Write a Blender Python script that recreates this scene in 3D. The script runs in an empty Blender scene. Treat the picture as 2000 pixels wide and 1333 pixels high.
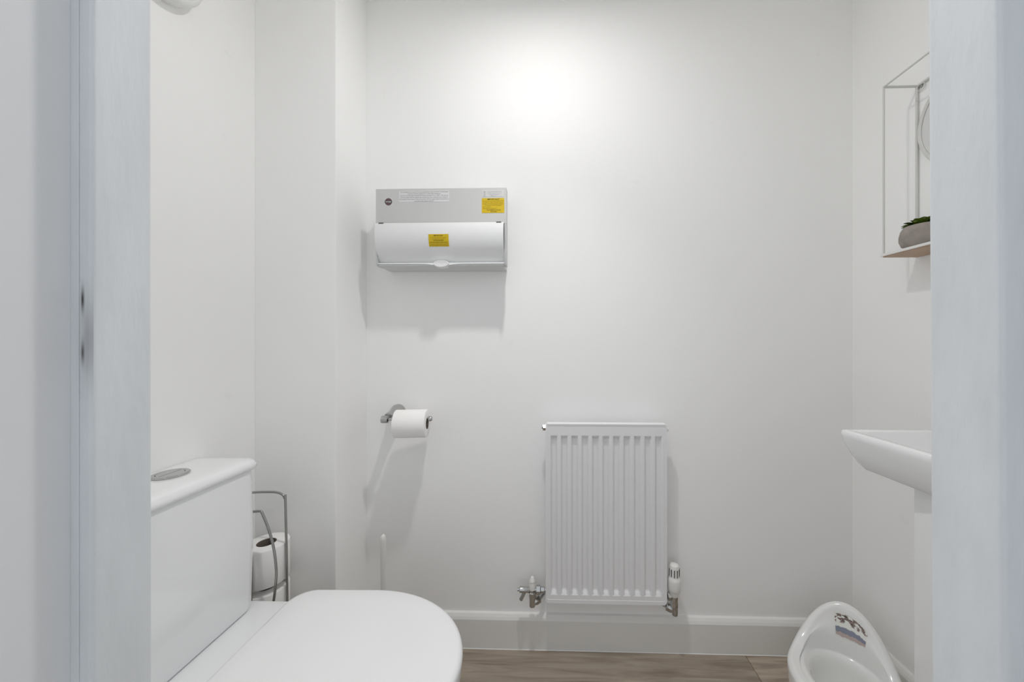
import bpy, bmesh, math, random
from mathutils import Vector
random.seed(7)
PI = math.pi
S = bpy.context.scene
C = S.collection

# ------------------------------------------------------------------ camera
F_PX, YAW_T, CX, CY, HC = 680.0, .027, 1075 - .027 * 680.0, 668.0, 1.0625
cam_d = bpy.data.cameras.new('camera')
cam_d.sensor_width = 36.0
cam_d.lens = F_PX / 2000 * 36
cam_d.shift_x = (1000 - CX) / 2000
cam_d.shift_y = (CY - 666.5) / 2000
cam_d.clip_start = .01
cam = bpy.data.objects.new('camera', cam_d)
C.objects.link(cam)
cam.location = (0, 0, HC)
cam.rotation_euler = (PI / 2, 0, math.atan(YAW_T))
S.camera = cam

# ------------------------------------------------------------------ world, exposure
w = bpy.data.worlds.new('world')
S.world = w
w.use_nodes = True
bg = w.node_tree.nodes['Background']
bg.inputs[0].default_value = (.89, .935, 1.0, 1)
bg.inputs[1].default_value = .44
SPILL_W, BEAM_W = 2.0, 12.0   # downlight: wide spill from the lens, narrow centre beam
S.cycles.max_bounces = 24
S.cycles.diffuse_bounces = 20
S.cycles.glossy_bounces = 8
S.view_settings.view_transform = 'Standard'
S.view_settings.look = 'None'
S.view_settings.gamma = 1
S.view_settings.use_curve_mapping = False
S.view_settings.exposure = 0.94

# room numbers (metres): camera at the door, back wall at y = D
D = 1.214          # back wall
LW, RW = -.90, 1.0285   # left and right wall
BXX, BXY = -.65, 1.0376  # boxing: its right face, its front face
FY = .312          # room side of the door wall
HY = .215          # hall side of the door wall
CEIL = 2.265

# ------------------------------------------------------------------ materials
def nt(name):
    m = bpy.data.materials.new(name)
    m.use_nodes = True
    t = m.node_tree
    return m, t, t.nodes['Principled BSDF']

def lin(c):
    return tuple((v / 12.92 if v <= .04045 else ((v + .055) / 1.055) ** 2.4) for v in c)

def plain(name, srgb, rough=.5, metal=0, coat=0, var=0, vscale=8, bump=0, bscale=200, stretch=(1, 1, 1)):
    m, t, b = nt(name)
    col = lin(srgb)
    b.inputs['Base Color'].default_value = (*col, 1)
    b.inputs['Roughness'].default_value = rough
    b.inputs['Metallic'].default_value = metal
    if coat:
        b.inputs['Coat Weight'].default_value = coat
        b.inputs['Coat Roughness'].default_value = .06
    geo = t.nodes.new('ShaderNodeNewGeometry')
    mp = t.nodes.new('ShaderNodeMapping')
    mp.inputs['Scale'].default_value = stretch
    t.links.new(geo.outputs['Position'], mp.inputs['Vector'])
    if var:
        n = t.nodes.new('ShaderNodeTexNoise')
        n.inputs['Scale'].default_value = vscale
        n.inputs['Detail'].default_value = 4
        t.links.new(mp.outputs[0], n.inputs['Vector'])
        r = t.nodes.new('ShaderNodeValToRGB')
        r.color_ramp.elements[0].position = .3
        r.color_ramp.elements[1].position = .7
        r.color_ramp.elements[0].color = (*[v * (1 - var) for v in col], 1)
        r.color_ramp.elements[1].color = (*[min(1, v * (1 + var)) for v in col], 1)
        t.links.new(n.outputs['Fac'], r.inputs[0])
        t.links.new(r.outputs[0], b.inputs['Base Color'])
    if bump:
        n2 = t.nodes.new('ShaderNodeTexNoise')
        n2.inputs['Scale'].default_value = bscale
        n2.inputs['Detail'].default_value = 3
        t.links.new(mp.outputs[0], n2.inputs['Vector'])
        bp = t.nodes.new('ShaderNodeBump')
        bp.inputs['Strength'].default_value = bump
        bp.inputs['Distance'].default_value = .002
        t.links.new(n2.outputs['Fac'], bp.inputs['Height'])
        t.links.new(bp.outputs[0], b.inputs['Normal'])
    return m

def wall_paint():
    m, t, b = nt('wall_paint')
    b.inputs['Roughness'].default_value = .6
    b.inputs['Specular IOR Level'].default_value = .25
    g = t.nodes.new('ShaderNodeNewGeometry')
    n = t.nodes.new('ShaderNodeTexNoise'); n.inputs['Scale'].default_value = 3.0; n.inputs['Detail'].default_value = 3
    t.links.new(g.outputs['Position'], n.inputs['Vector'])
    r = t.nodes.new('ShaderNodeValToRGB')
    r.color_ramp.elements[0].position = .3; r.color_ramp.elements[1].position = .7
    r.color_ramp.elements[0].color = (*lin((.963, .963, .961)), 1)
    r.color_ramp.elements[1].color = (*lin((.963, .963, .961)), 1)
    t.links.new(n.outputs['Fac'], r.inputs[0])
    # sparse faint scuffs
    sc = t.nodes.new('ShaderNodeTexNoise'); sc.inputs['Scale'].default_value = 9.0; sc.inputs['Detail'].default_value = 6
    t.links.new(g.outputs['Position'], sc.inputs['Vector'])
    sr = t.nodes.new('ShaderNodeValToRGB')
    sr.color_ramp.elements[0].position = .70; sr.color_ramp.elements[1].position = .78
    t.links.new(sc.outputs['Fac'], sr.inputs[0])
    mul = t.nodes.new('ShaderNodeMath'); mul.operation = 'MULTIPLY'; mul.inputs[1].default_value = .10
    t.links.new(sr.outputs[0], mul.inputs[0])
    mx = t.nodes.new('ShaderNodeMix'); mx.data_type = 'RGBA'
    t.links.new(mul.outputs[0], mx.inputs[0]); t.links.new(r.outputs[0], mx.inputs[6])
    mx.inputs[7].default_value = (*lin((.55, .54, .52)), 1)
    t.links.new(mx.outputs[2], b.inputs['Base Color'])
    bn = t.nodes.new('ShaderNodeTexNoise'); bn.inputs['Scale'].default_value = 180; bn.inputs['Detail'].default_value = 2
    t.links.new(g.outputs['Position'], bn.inputs['Vector'])
    bp = t.nodes.new('ShaderNodeBump'); bp.inputs['Strength'].default_value = .12; bp.inputs['Distance'].default_value = .0015
    t.links.new(bn.outputs['Fac'], bp.inputs['Height']); t.links.new(bp.outputs[0], b.inputs['Normal'])
    return m

def stop_paint():
    # gloss paint with a hand-worn dark smudge at latch height
    m = plain('worn_stop_paint', (.86, .875, .885), .45, var=.05, vscale=30, bump=.35, bscale=160, stretch=(1, 1, .25))
    t = m.node_tree; b = t.nodes['Principled BSDF']
    src = b.inputs['Base Color'].links[0].from_socket
    g = t.nodes.new('ShaderNodeNewGeometry')
    sep = t.nodes.new('ShaderNodeSeparateXYZ'); t.links.new(g.outputs['Position'], sep.inputs[0])
    def blob(x0, z0, wx, wz, amp):
        def sq(sock, c0, ww):
            a = t.nodes.new('ShaderNodeMath'); a.operation = 'SUBTRACT'; a.inputs[1].default_value = c0
            t.links.new(sock, a.inputs[0])
            d = t.nodes.new('ShaderNodeMath'); d.operation = 'DIVIDE'; d.inputs[1].default_value = ww
            t.links.new(a.outputs[0], d.inputs[0])
            q = t.nodes.new('ShaderNodeMath'); q.operation = 'MULTIPLY'
            t.links.new(d.outputs[0], q.inputs[0]); t.links.new(d.outputs[0], q.inputs[1])
            return q.outputs[0]
        s1 = sq(sep.outputs[0], x0, wx); s2 = sq(sep.outputs[2], z0, wz)
        a = t.nodes.new('ShaderNodeMath'); a.operation = 'ADD'; t.links.new(s1, a.inputs[0]); t.links.new(s2, a.inputs[1])
        n = t.nodes.new('ShaderNodeMath'); n.operation = 'MULTIPLY'; n.inputs[1].default_value = -1; t.links.new(a.outputs[0], n.inputs[0])
        e = t.nodes.new('ShaderNodeMath'); e.operation = 'EXPONENT'; t.links.new(n.outputs[0], e.inputs[0])
        k = t.nodes.new('ShaderNodeMath'); k.operation = 'MULTIPLY'; k.inputs[1].default_value = amp; t.links.new(e.outputs[0], k.inputs[0])
        return k.outputs[0]
    socks = [blob(-.3685, 1.096, .0013, .009, .95), blob(-.3685, 1.054, .0013, .008, .7), blob(-.364, 1.063, .006, .032, .42)]
    acc = socks[0]
    for s_ in socks[1:]:
        a = t.nodes.new('ShaderNodeMath'); a.operation = 'ADD'; a.use_clamp = True
        t.links.new(acc, a.inputs[0]); t.links.new(s_, a.inputs[1]); acc = a.outputs[0]
    lt = t.nodes.new('ShaderNodeMath'); lt.operation = 'LESS_THAN'; lt.inputs[1].default_value = .266   # only the face the door shuts against
    t.links.new(sep.outputs[1], lt.inputs[0])
    am = t.nodes.new('ShaderNodeMath'); am.operation = 'MULTIPLY'; t.links.new(acc, am.inputs[0]); t.links.new(lt.outputs[0], am.inputs[1]); acc = am.outputs[0]
    mx = t.nodes.new('ShaderNodeMix'); mx.data_type = 'RGBA'
    t.links.new(acc, mx.inputs[0]); t.links.new(src, mx.inputs[6])
    mx.inputs[7].default_value = (*lin((.22, .20, .18)), 1)
    t.links.new(mx.outputs[2], b.inputs['Base Color'])
    return m

def wood_floor(i, tone):
    m, t, b = nt('oak_laminate')
    b.inputs['Roughness'].default_value = .45
    g = t.nodes.new('ShaderNodeNewGeometry')
    mp = t.nodes.new('ShaderNodeMapping'); mp.inputs['Scale'].default_value = (2.2, 26, 1); mp.inputs['Location'].default_value = (i * 3.7, i * 1.9, 0)
    t.links.new(g.outputs['Position'], mp.inputs['Vector'])
    n = t.nodes.new('ShaderNodeTexNoise'); n.inputs['Scale'].default_value = 1.6; n.inputs['Detail'].default_value = 8; n.inputs['Distortion'].default_value = .9
    t.links.new(mp.outputs[0], n.inputs['Vector'])
    r = t.nodes.new('ShaderNodeValToRGB')
    cs = [(.30, (.50, .445, .39)), (.5, (.62, .57, .515)), (.72, (.71, .66, .60))]
    r.color_ramp.elements[0].position = cs[0][0]; r.color_ramp.elements[0].color = (*[v * tone for v in lin(cs[0][1])], 1)
    r.color_ramp.elements[1].position = cs[2][0]; r.color_ramp.elements[1].color = (*[v * tone for v in lin(cs[2][1])], 1)
    e = r.color_ramp.elements.new(cs[1][0]); e.color = (*[v * tone for v in lin(cs[1][1])], 1)
    t.links.new(n.outputs['Fac'], r.inputs[0]); t.links.new(r.outputs[0], b.inputs['Base Color'])
    bp = t.nodes.new('ShaderNodeBump'); bp.inputs['Strength'].default_value = .15; bp.inputs['Distance'].default_value = .001
    t.links.new(n.outputs['Fac'], bp.inputs['Height']); t.links.new(bp.outputs[0], b.inputs['Normal'])
    return m

M = {}
M['wall'] = wall_paint()
M['ceil'] = plain('ceiling_paint', (.965, .965, .96), .8)
M['gloss'] = plain('gloss_wood_paint', (.90, .905, .91), .38, var=.012, vscale=10, bump=.06, bscale=60, stretch=(1, 1, .12))
M['stop'] = stop_paint()
M['skirt'] = plain('skirting_paint', (.90, .898, .885), .35, var=.01)
M['ceramic'] = plain('white_ceramic', (.93, .935, .94), .12, coat=.5)
M['seat'] = plain('white_seat_plastic', (.925, .925, .93), .22, coat=.3)
M['chrome'] = plain('chrome', (.74, .74, .735), .10, 1)
M['steel'] = plain('satin_wire', (.66, .66, .65), .25, 1)
M['rad'] = plain('radiator_enamel', (.91, .91, .915), .3)
M['plastic'] = plain('white_plastic', (.90, .90, .89), .35)
M['cu'] = plain('grey_white_metal', (.80, .805, .80), .42)
M['cubody'] = plain('consumer_body', (.82, .825, .82), .45)
M['flap'] = plain('white_flap', (.91, .915, .915), .3)
M['yellow'] = plain('yellow_label', (.83, .71, .03), .5)
M['white_label'] = plain('white_label', (.87, .87, .875), .5)
M['clear_label'] = plain('pale_label', (.83, .83, .83), .4)
M['ink'] = plain('grey_ink', (.42, .42, .43), .6)
M['ink2'] = plain('pale_ink', (.62, .62, .62), .6)
M['black'] = plain('black_ink', (.12, .10, .03), .6)
M['ink_y'] = plain('olive_ink', (.50, .41, .02), .6)
M['maroon'] = plain('maroon_badge', (.40, .30, .31), .5)
M['badge_band'] = plain('dark_badge_band', (.25, .23, .24), .5)
M['dark'] = plain('dark_clip', (.36, .36, .36), .5)
M['slot'] = plain('black_slot', (.10, .10, .10), .7)
M['paper'] = plain('tissue_paper', (.95, .945, .94), .9, bump=.25, bscale=300, stretch=(1, 1, .4))
M['card'] = plain('cardboard_core', (.47, .43, .39), .85)
M['potty'] = plain('potty_plastic', (.93, .93, .925), .16, coat=.35)
M['wire'] = plain('white_wire', (.83, .83, .82), .4)
M['board_w'] = plain('board_white', (.90, .895, .885), .5)
M['board_b'] = plain('board_wood', (.70, .60, .51), .6, var=.08, vscale=20, stretch=(4, 1, 1))
M['mirror'] = plain('mirror_glass', (.9, .9, .9), .02, 1)
M['stone'] = plain('grey_stone_pot', (.60, .57, .545), .8, var=.14, vscale=35, bump=.3, bscale=90)
M['soil'] = plain('soil', (.16, .13, .10), .95)
M['leaf'] = plain('leaf_green', (.33, .42, .10), .45, var=.35, vscale=60)
M['leaf2'] = plain('leaf_dark_green', (.18, .27, .09), .5, var=.3, vscale=60)
M['fan'] = plain('fan_plastic', (.90, .90, .89), .4)
M['bristle'] = plain('bristle', (.85, .85, .85), .9)

# ------------------------------------------------------------------ mesh helpers
class MB:
    def __init__(s):
        s.v = []; s.f = []; s.mi = []
    def add(s, v, f, mi=0):
        o = len(s.v)
        s.v += [tuple(p) for p in v]
        s.f += [tuple(i + o for i in q) for q in f]
        s.mi += [mi] * len(f)
        return s
    def box(s, x0, x1, y0, y1, z0, z1, mi=0):
        v = [(x, y, z) for z in (z0, z1) for y in (y0, y1) for x in (x0, x1)]
        return s.add(v, [(0, 2, 3, 1), (4, 5, 7, 6), (0, 1, 5, 4), (2, 6, 7, 3), (0, 4, 6, 2), (1, 3, 7, 5)], mi)
    def hexa(s, lo, hi, mi=0):
        # lo, hi: four corners each (x, y, z), same order
        return s.add(list(lo) + list(hi), [(3, 2, 1, 0), (4, 5, 6, 7), (0, 1, 5, 4), (1, 2, 6, 5), (2, 3, 7, 6), (3, 0, 4, 7)], mi)
    def loft(s, rings, cap0=True, cap1=True, mi=0):
        n = len(rings[0]); v = [p for r in rings for p in r]; f = []
        for k in range(len(rings) - 1):
            for i in range(n):
                j = (i + 1) % n
                f.append((k * n + i, k * n + j, (k + 1) * n + j, (k + 1) * n + i))
        if cap0: f.append(tuple(reversed(range(n))))
        if cap1: f.append(tuple(range((len(rings) - 1) * n, len(rings) * n)))
        return s.add(v, f, mi)
    def lathe(s, prof, o, axis='Z', n=32, cap0=True, cap1=True, mi=0):
        # prof: (radius, height along the axis)
        rings = []
        ax = Vector({'X': (1, 0, 0), 'Y': (0, 1, 0), 'Z': (0, 0, 1)}[axis]) if isinstance(axis, str) else Vector(axis).normalized()
        a = ax.orthogonal().normalized(); b = ax.cross(a)
        O = Vector(o)
        for r, h in prof:
            rings.append([O + ax * h + (a * math.cos(2 * PI * i / n) + b * math.sin(2 * PI * i / n)) * max(r, 1e-5) for i in range(n)])
        return s.loft(rings, cap0, cap1, mi)
    def cyl(s, p, q, r, n=20, mi=0):
        p = Vector(p); q = Vector(q)
        return s.lathe([(r, 0), (r, (q - p).length)], p, q - p, n, mi=mi)
    def tube(s, pts, r, n=10, sub=1, mi=0):
        P = [Vector(p) for p in pts]
        if sub > 1:
            Q = []
            for i in range(len(P) - 1):
                p0 = P[max(i - 1, 0)]; p1 = P[i]; p2 = P[i + 1]; p3 = P[min(i + 2, len(P) - 1)]
                for k in range(sub):
                    t = k / sub
                    Q.append(.5 * ((2 * p1) + (p2 - p0) * t + (2 * p0 - 5 * p1 + 4 * p2 - p3) * t * t + (3 * p1 - p0 - 3 * p2 + p3) * t ** 3))
            Q.append(P[-1]); P = Q
        rings = []; a = None
        for i, p in enumerate(P):
            d = (P[min(i + 1, len(P) - 1)] - P[max(i - 1, 0)]).normalized()
            if a is None: a = d.orthogonal().normalized()
            else: a = (a - d * a.dot(d)).normalized()
            b = d.cross(a)
            rings.append([p + (a * math.cos(2 * PI * k / n) + b * math.sin(2 * PI * k / n)) * r for k in range(n)])
        return s.loft(rings, True, True, mi)
    def torus(s, o, R, r, axis, n=64, m=10, mi=0):
        ax = Vector(axis).normalized(); a = ax.orthogonal().normalized(); b = ax.cross(a); O = Vector(o)
        v = []; f = []
        for i in range(n):
            t = 2 * PI * i / n; dr = a * math.cos(t) + b * math.sin(t)
            for k in range(m):
                u = 2 * PI * k / m
                v.append(O + dr * (R + r * math.cos(u)) + ax * r * math.sin(u))
        for i in range(n):
            for k in range(m):
                f.append((i * m + k, ((i + 1) % n) * m + k, ((i + 1) % n) * m + (k + 1) % m, i * m + (k + 1) % m))
        return s.add(v, f, mi)
    def build(s, name, mats, parent=None, smooth=None, bevel=0, seg=2, uv=None):
        me = bpy.data.meshes.new(name)
        off = Vector(parent['_abs']) if parent is not None else Vector((0, 0, 0))
        me.from_pydata([tuple(Vector(p) - off) for p in s.v], [], s.f)
        bm = bmesh.new(); bm.from_mesh(me)
        bmesh.ops.recalc_face_normals(bm, faces=bm.faces)
        bm.to_mesh(me); bm.free()
        for m in (mats if isinstance(mats, (list, tuple)) else [mats]): me.materials.append(M[m])
        me.polygons.foreach_set('material_index', s.mi)
        if smooth is not None:
            me.polygons.foreach_set('use_smooth', [True] * len(me.polygons))
            me.set_sharp_from_angle(angle=math.radians(smooth))
        if uv:
            l = me.uv_layers.new(name='uv')
            for lp in me.loops: l.data[lp.index].uv = uv[lp.vertex_index]
        me.update()
        o = bpy.data.objects.new(name, me); C.objects.link(o)
        o['_abs'] = tuple(off)
        if parent is not None: o.parent = parent
        if bevel:
            b = o.modifiers.new('bevel', 'BEVEL'); b.width = bevel; b.segments = seg; b.limit_method = 'ANGLE'
            b.angle_limit = math.radians(35); b.harden_normals = True
            me.polygons.foreach_set('use_smooth', [True] * len(me.polygons))
        return o

def thing(name, loc, label, cat, group=None):
    o = bpy.data.objects.new(name, None); C.objects.link(o)
    o.empty_display_size = .05
    o.location = loc; o['_abs'] = tuple(loc); o['label'] = label; o['category'] = cat
    if group: o['group'] = group
    return o
def tag(o, label, cat, group=None):
    o['label'] = label; o['category'] = cat
    if group: o['group'] = group
    return o
def struct(o, label):
    o['kind'] = 'structure'; o['label'] = label; return o

def rrect(u0, u1, v0, v1, r, n=6):
    # rounded rectangle, r a number or four radii (u0v0, u1v0, u1v1, u0v1)
    rs = r if isinstance(r, (list, tuple)) else [r] * 4
    P = []
    for (cu, cv, a0, q) in ((u0 + rs[0], v0 + rs[0], PI, rs[0]), (u1 - rs[1], v0 + rs[1], 1.5 * PI, rs[1]), (u1 - rs[2], v1 - rs[2], 0, rs[2]), (u0 + rs[3], v1 - rs[3], .5 * PI, rs[3])):
        for i in range(n + 1):
            a = a0 + .5 * PI * i / n
            P.append((cu + q * math.cos(a), cv + q * math.sin(a)))
    return P

# ------------------------------------------------------------------ the room shell
struct(MB().box(LW - .1, RW + .1, D, D + .1, 0, CEIL).build('wall_back', 'wall'), 'white painted back wall behind the radiator')
struct(MB().box(LW - .1, LW, FY, D, 0, CEIL).build('wall_left', 'wall'), 'white painted left wall behind the toilet cistern')
struct(MB().box(RW, RW + .1, FY, D, 0, CEIL).build('wall_right', 'wall'), 'white painted right wall behind the wash basin')
struct(MB().box(LW, BXX, BXY, D, 0, CEIL).build('wall_boxing', 'wall', bevel=.002), 'white painted pipe boxing in the corner beside the toilet')
struct(MB().box(LW - .1, RW + .1, FY, D + .1, CEIL, CEIL + .1).build('ceiling', 'ceil'), 'white ceiling')
OX0, OX1, OZ = -.372, .352, 1.985
wf = MB()
wf.box(-1.6, OX0 - .02, HY, FY, 0, 2.4); wf.box(OX1 + .02, 1.6, HY, FY, 0, 2.4); wf.box(OX0 - .02, OX1 + .02, HY, FY, OZ + .02, 2.4)
struct(wf.build('wall_front', 'wall'), 'door wall with the open doorway the photo is taken through')

# floor: sub floor plus planks
fl = struct(MB().box(-1.6, 1.6, -1.5, D, -.05, -.008).build('floor', 'soil'), 'grey-brown oak laminate floor')
tones = [wood_floor(i, t) for i, t in enumerate((1.12, .92, 1.16, 1.04))]
for i, m in enumerate(tones): M['oak%d' % i] = m
row = 0; y1 = D
while y1 > -1.5:
    y0 = max(y1 - .19, -1.5)
    off = [.66, .1, -.42, .35][row % 4]
    xs = [-1.6] + sorted(x for x in (off - 1.28, off, off + 1.28) if -1.55 < x < 1.55) + [1.6]
    for k in range(len(xs) - 1):
        MB().box(xs[k] + .0005, xs[k + 1] - .0005, y0 + .0005, y1 - .0005, -.008, 0).build('plank', 'oak%d' % ((row * 2 + k) % 4), fl, bevel=.0008, seg=1)
    y1 = y0; row += 1

# skirting boards
def skirt(name, p, q, inward, label):
    p = Vector(p); q = Vector(q); n = Vector(inward); t = .016
    prof = [(0, 0), (t + .0016, 0), (t, .0018), (t, .100), (t - .0035, .108), (t - .009, .116), (0, .119)]
    mb = MB(); mb.loft([[a + n * u + Vector((0, 0, z)) for u, z in prof] for a in (p, q)])
    return struct(mb.build(name, 'skirt'), label)
skirt('baseboard_back', (BXX, D, 0), (RW, D, 0), (0, -1, 0), 'white skirting board under the radiator')
skirt('baseboard_right', (RW, FY, 0), (RW, D - .016, 0), (-1, 0, 0), 'white skirting board behind the basin pedestal')
skirt('baseboard_boxing_side', (BXX, BXY - .016, 0), (BXX, D - .016, 0), (1, 0, 0), 'white skirting board on the side of the boxing')
skirt('baseboard_boxing', (LW, BXY, 0), (BXX, BXY, 0), (0, -1, 0), 'white skirting board along the front of the boxing')
skirt('baseboard_left', (LW, FY, 0), (LW, BXY - .016, 0), (1, 0, 0), 'white skirting board behind the toilet')

# door lining, stops and architraves
tr = bpy.data.objects.new('trim_1', None); C.objects.link(tr); tr['_abs'] = (0, 0, 0)
struct(tr, 'white gloss painted door lining with worn stops')
YS = .2645   # face of the door stop
def jamb(name, mat, xn0, xf0, xn1, xf1, xo, ya, yb, bev=.002):
    # inner face x at near/far edge for z = 0 and z = top; xo outer face
    lo = [(xo, ya, 0), (xn0, ya, 0), (xf0, yb, 0), (xo, yb, 0)]
    hi = [(xo, ya, OZ), (xn1, ya, OZ), (xf1, yb, OZ), (xo, yb, OZ)]
    return MB().hexa(lo, hi).build(name, mat, tr, bevel=bev, seg=3)
L0, L1 = -.3775, -.3775
jamb('jamb', 'gloss', L0, L0, L1, L1, L0 - .03, HY, FY, .0015)
jamb('door_stop', 'stop', -.3610, -.3655, -.3605, -.3675, L0, YS, FY - .0005, .0035)
MB().hexa([(L0, YS - .0007, 0), (L0 + .0065, YS - .0007, 0), (L0 + .0065, YS, 0), (L0, YS, 0)], [(L0, YS - .0007, OZ), (L0 + .0065, YS - .0007, OZ), (L0 + .0065, YS, OZ), (L0, YS, OZ)]).build('paint_ridge', 'stop', tr, bevel=.0004)
R0 = .352
jamb('jamb', 'gloss', R0, R0, R0, R0, R0 + .03, HY, FY, .0015)
jamb('door_stop', 'stop', .3395, .3335, .3245, .3235, R0, YS, FY - .0005, .0035)
MB().box(L0, R0, HY, FY, OZ, OZ + .02).build('head', 'gloss', tr, bevel=.0015)
MB().box(-.361, .332, YS, FY - .0005, OZ - .015, OZ).build('door_stop', 'stop', tr, bevel=.002)
for yy, s_ in ((HY, -1), (FY, 1)):
    ya, yb = sorted((yy, yy + s_ * .014))
    for x0, x1 in ((L0 - .066, L0 - .006), (R0 + .006, R0 + .066)):
        MB().box(x0, x1, ya, yb, 0, OZ + .066).build('architrave', 'gloss', tr, bevel=.004, seg=3)
    MB().box(L0 - .006, R0 + .006, ya, yb, OZ + .006, OZ + .066).build('architrave', 'gloss', tr, bevel=.004, seg=3)

# unseen door, hinged on the right, added to shade the right stop
dr = bpy.data.objects.new('added_door_1', None); C.objects.link(dr); dr['_abs'] = (0, 0, 0)
struct(dr, 'unseen white door added on the hall side to shade the right stop')
MB().box(.356, .396, -.515, .199, .006, 1.975).build('door_leaf', 'gloss', dr, bevel=.0015)
for sx_ in (-1, 1):
    xf = .356 if sx_ < 0 else .396
    MB().lathe([(.024, 0), (.024, .006), (.010, .008), (.009, .040)], (xf, -.455, 1.0), (sx_, 0, 0), 24).build('handle_rose', 'chrome', dr, smooth=40)
    MB().tube([(xf + sx_ * .042, -.455, 1.0), (xf + sx_ * .044, -.38, 1.0), (xf + sx_ * .042, -.32, .998)], .008, 12, 4).build('lever', 'chrome', dr, smooth=50)

# ------------------------------------------------------------------ ceiling light (above the frame, lights the room)
LX, LY = -.03, D - .50
cl = thing('ceiling_light', (LX, LY, CEIL), 'round ceiling downlight above the room', 'light')
MB().lathe([(.036, -.0005), (.038, -.014), (.041, -.018), (.047, -.017), (.049, 0)], (LX, LY, CEIL), 'Z', 40, False, False).build('bezel', 'plastic', cl, smooth=40)
mg, tg, bgd = nt('lamp_glow'); bgd.inputs['Emission Color'].default_value = (1, .98, .96, 1); bgd.inputs['Emission Strength'].default_value = 8; M['glow'] = mg
MB().lathe([(.0365, -.010), (.0001, -.010)], (LX, LY, CEIL), 'Z', 32, False, False).build('lens', 'glow', cl)
for nm, kind in (('lens_spill', 'AREA'), ('lens_beam', 'SPOT')):
    ld = bpy.data.lights.new(nm, kind); ld.color = (1, .985, .97)
    if kind == 'AREA': ld.shape = 'DISK'; ld.size = .070; ld.energy = SPILL_W
    else: ld.energy = BEAM_W; ld.spot_size = math.radians(84); ld.spot_blend = 1.0; ld.shadow_soft_size = .032
    lo = bpy.data.objects.new(nm, ld); C.objects.link(lo); lo.parent = cl; lo.location = (0, 0, -.022)

# ------------------------------------------------------------------ toilet
TY = .665
t = thing('toilet', (LW + .3, TY, 0), 'white close-coupled toilet with its lid closed, under the extractor fan', 'toilet')
ZL = .398
def dshape(xb, xt, w, rb, yc=TY, n=2.0, frac=.44, z=0.0, m=40):
    # D outline: straight back at xb with corner radius rb, elliptic nose ending at xt
    xm = xt - (xt - xb) * (1 - frac) if False else xb + (xt - xb) * frac
    P = []
    for i in range(m + 1):
        a = -PI / 2 + PI * i / m
        cc, ss = math.cos(a), math.sin(a)
        P.append((xm + (xt - xm) * abs(cc) ** (2 / n), yc + w * math.copysign(abs(ss) ** (2 / n), ss), z))
    w2 = w * .985
    for i in range(9):
        a = PI / 2 + PI / 2 * i / 8
        P.append((xb + rb + rb * math.cos(a), yc + w2 - rb + rb * math.sin(a), z))
    for i in range(9):
        a = PI + PI / 2 * i / 8
        P.append((xb + rb + rb * math.cos(a), yc - w2 + rb + rb * math.sin(a), z))
    return P
def at(P, z): return [(p[0], p[1], z) for p in P]
# pan: lofted from foot to rim, plus the ledge that carries the cistern
pan = MB()
secs = [(0, -.82, -.30, .115), (.02, -.82, -.295, .118), (.10, -.82, -.30, .112), (.20, -.83, -.27, .125), (.28, -.85, -.225, .155), (.34, -.87, -.192, .178), (.385, -.885, -.182, .186), (ZL - .004, -.889, -.182, .187), (ZL, -.885, -.188, .182)]
pan.loft([at(dshape(xb, xt, ww, .03, frac=.45), z) for z, xb, xt, ww in secs])
pan.build('pan', 'ceramic', t, smooth=50)
led = MB(); O = lambda i, z: [(x, y, z) for x, y in rrect(-.893 + i, -.60 - i, .475 + i, .8765 - i, .035, 8)]
led.loft([O(.06, ZL - .10), O(.02, ZL - .06), O(.004, ZL - .025), O(0, ZL - .008), O(.003, ZL - .001), O(.009, ZL + .0006)])
led.build('cistern_ledge', 'ceramic', t, smooth=50)
# seat ring
so = dshape(-.632, -.176, .196, .05); si = dshape(-.56, -.25, .115, .09)
sr = MB()
sr.loft([at(so, ZL + .004), at(so, ZL + .018), at(si, ZL + .018), at(si, ZL + .004)], False, False)
n_ = len(so); sr.f += [(i, 3 * n_ + i, 3 * n_ + (i + 1) % n_, (i + 1) % n_) for i in range(n_)]; sr.mi += [0] * n_
sr.build('seat', 'seat', t, smooth=40)
ld_ = MB()
def lid_o(i): return dshape(-.634 + i, -.173 - i, .2015 - i, .05)
ld_.loft([at(lid_o(.006), ZL + .0195), at(lid_o(.001), ZL + .0225), at(lid_o(0), ZL + .032), at(lid_o(.0015), ZL + .038), at(lid_o(.005), ZL + .042), at(lid_o(.011), ZL + .0440), at(lid_o(.05), ZL + .0447), at(lid_o(.09), ZL + .045)])
ld_.build('lid', 'seat', t, smooth=45)
for yy in (TY - .075, TY + .075):
    MB().cyl((-.624, yy - .022, ZL + .009), (-.624, yy + .022, ZL + .009), .0095, 18).build('hinge', 'seat', t, smooth=40)
# cistern
cis = MB()
def co(x1, y0, y1, z, r): return [(x, y, z) for x, y in rrect(LW + .004, x1, y0, y1, [.006, r, r, .006], 8)]
cis.loft([co(-.752, .532, .845, ZL + .0012, .03), co(-.742, .522, .858, ZL + .006, .032), co(-.7405, .520, .862, ZL + .02, .03), co(-.742, .515, .868, .60, .028), co(-.7535, .512, .873, .7405, .026)])
cis.build('cistern', 'ceramic', t, smooth=40)
cl_ = MB()
def clo(i, z): return [(x, y, z) for x, y in rrect(LW + .002, -.7455 - i, .505 + i, .886 - i, [.006, .034, .034, .006], 8)]
cl_.loft([clo(.009, .7395), clo(.003, .7415), clo(0, .7465), clo(.0005, .753), clo(.004, .7605), clo(.010, .7635), clo(.018, .7648), clo(.035, .7655)])
cl_.build('cistern_lid', 'ceramic', t, smooth=60)
BX, BY, BZ = -.846, .7525, .7655
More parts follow.
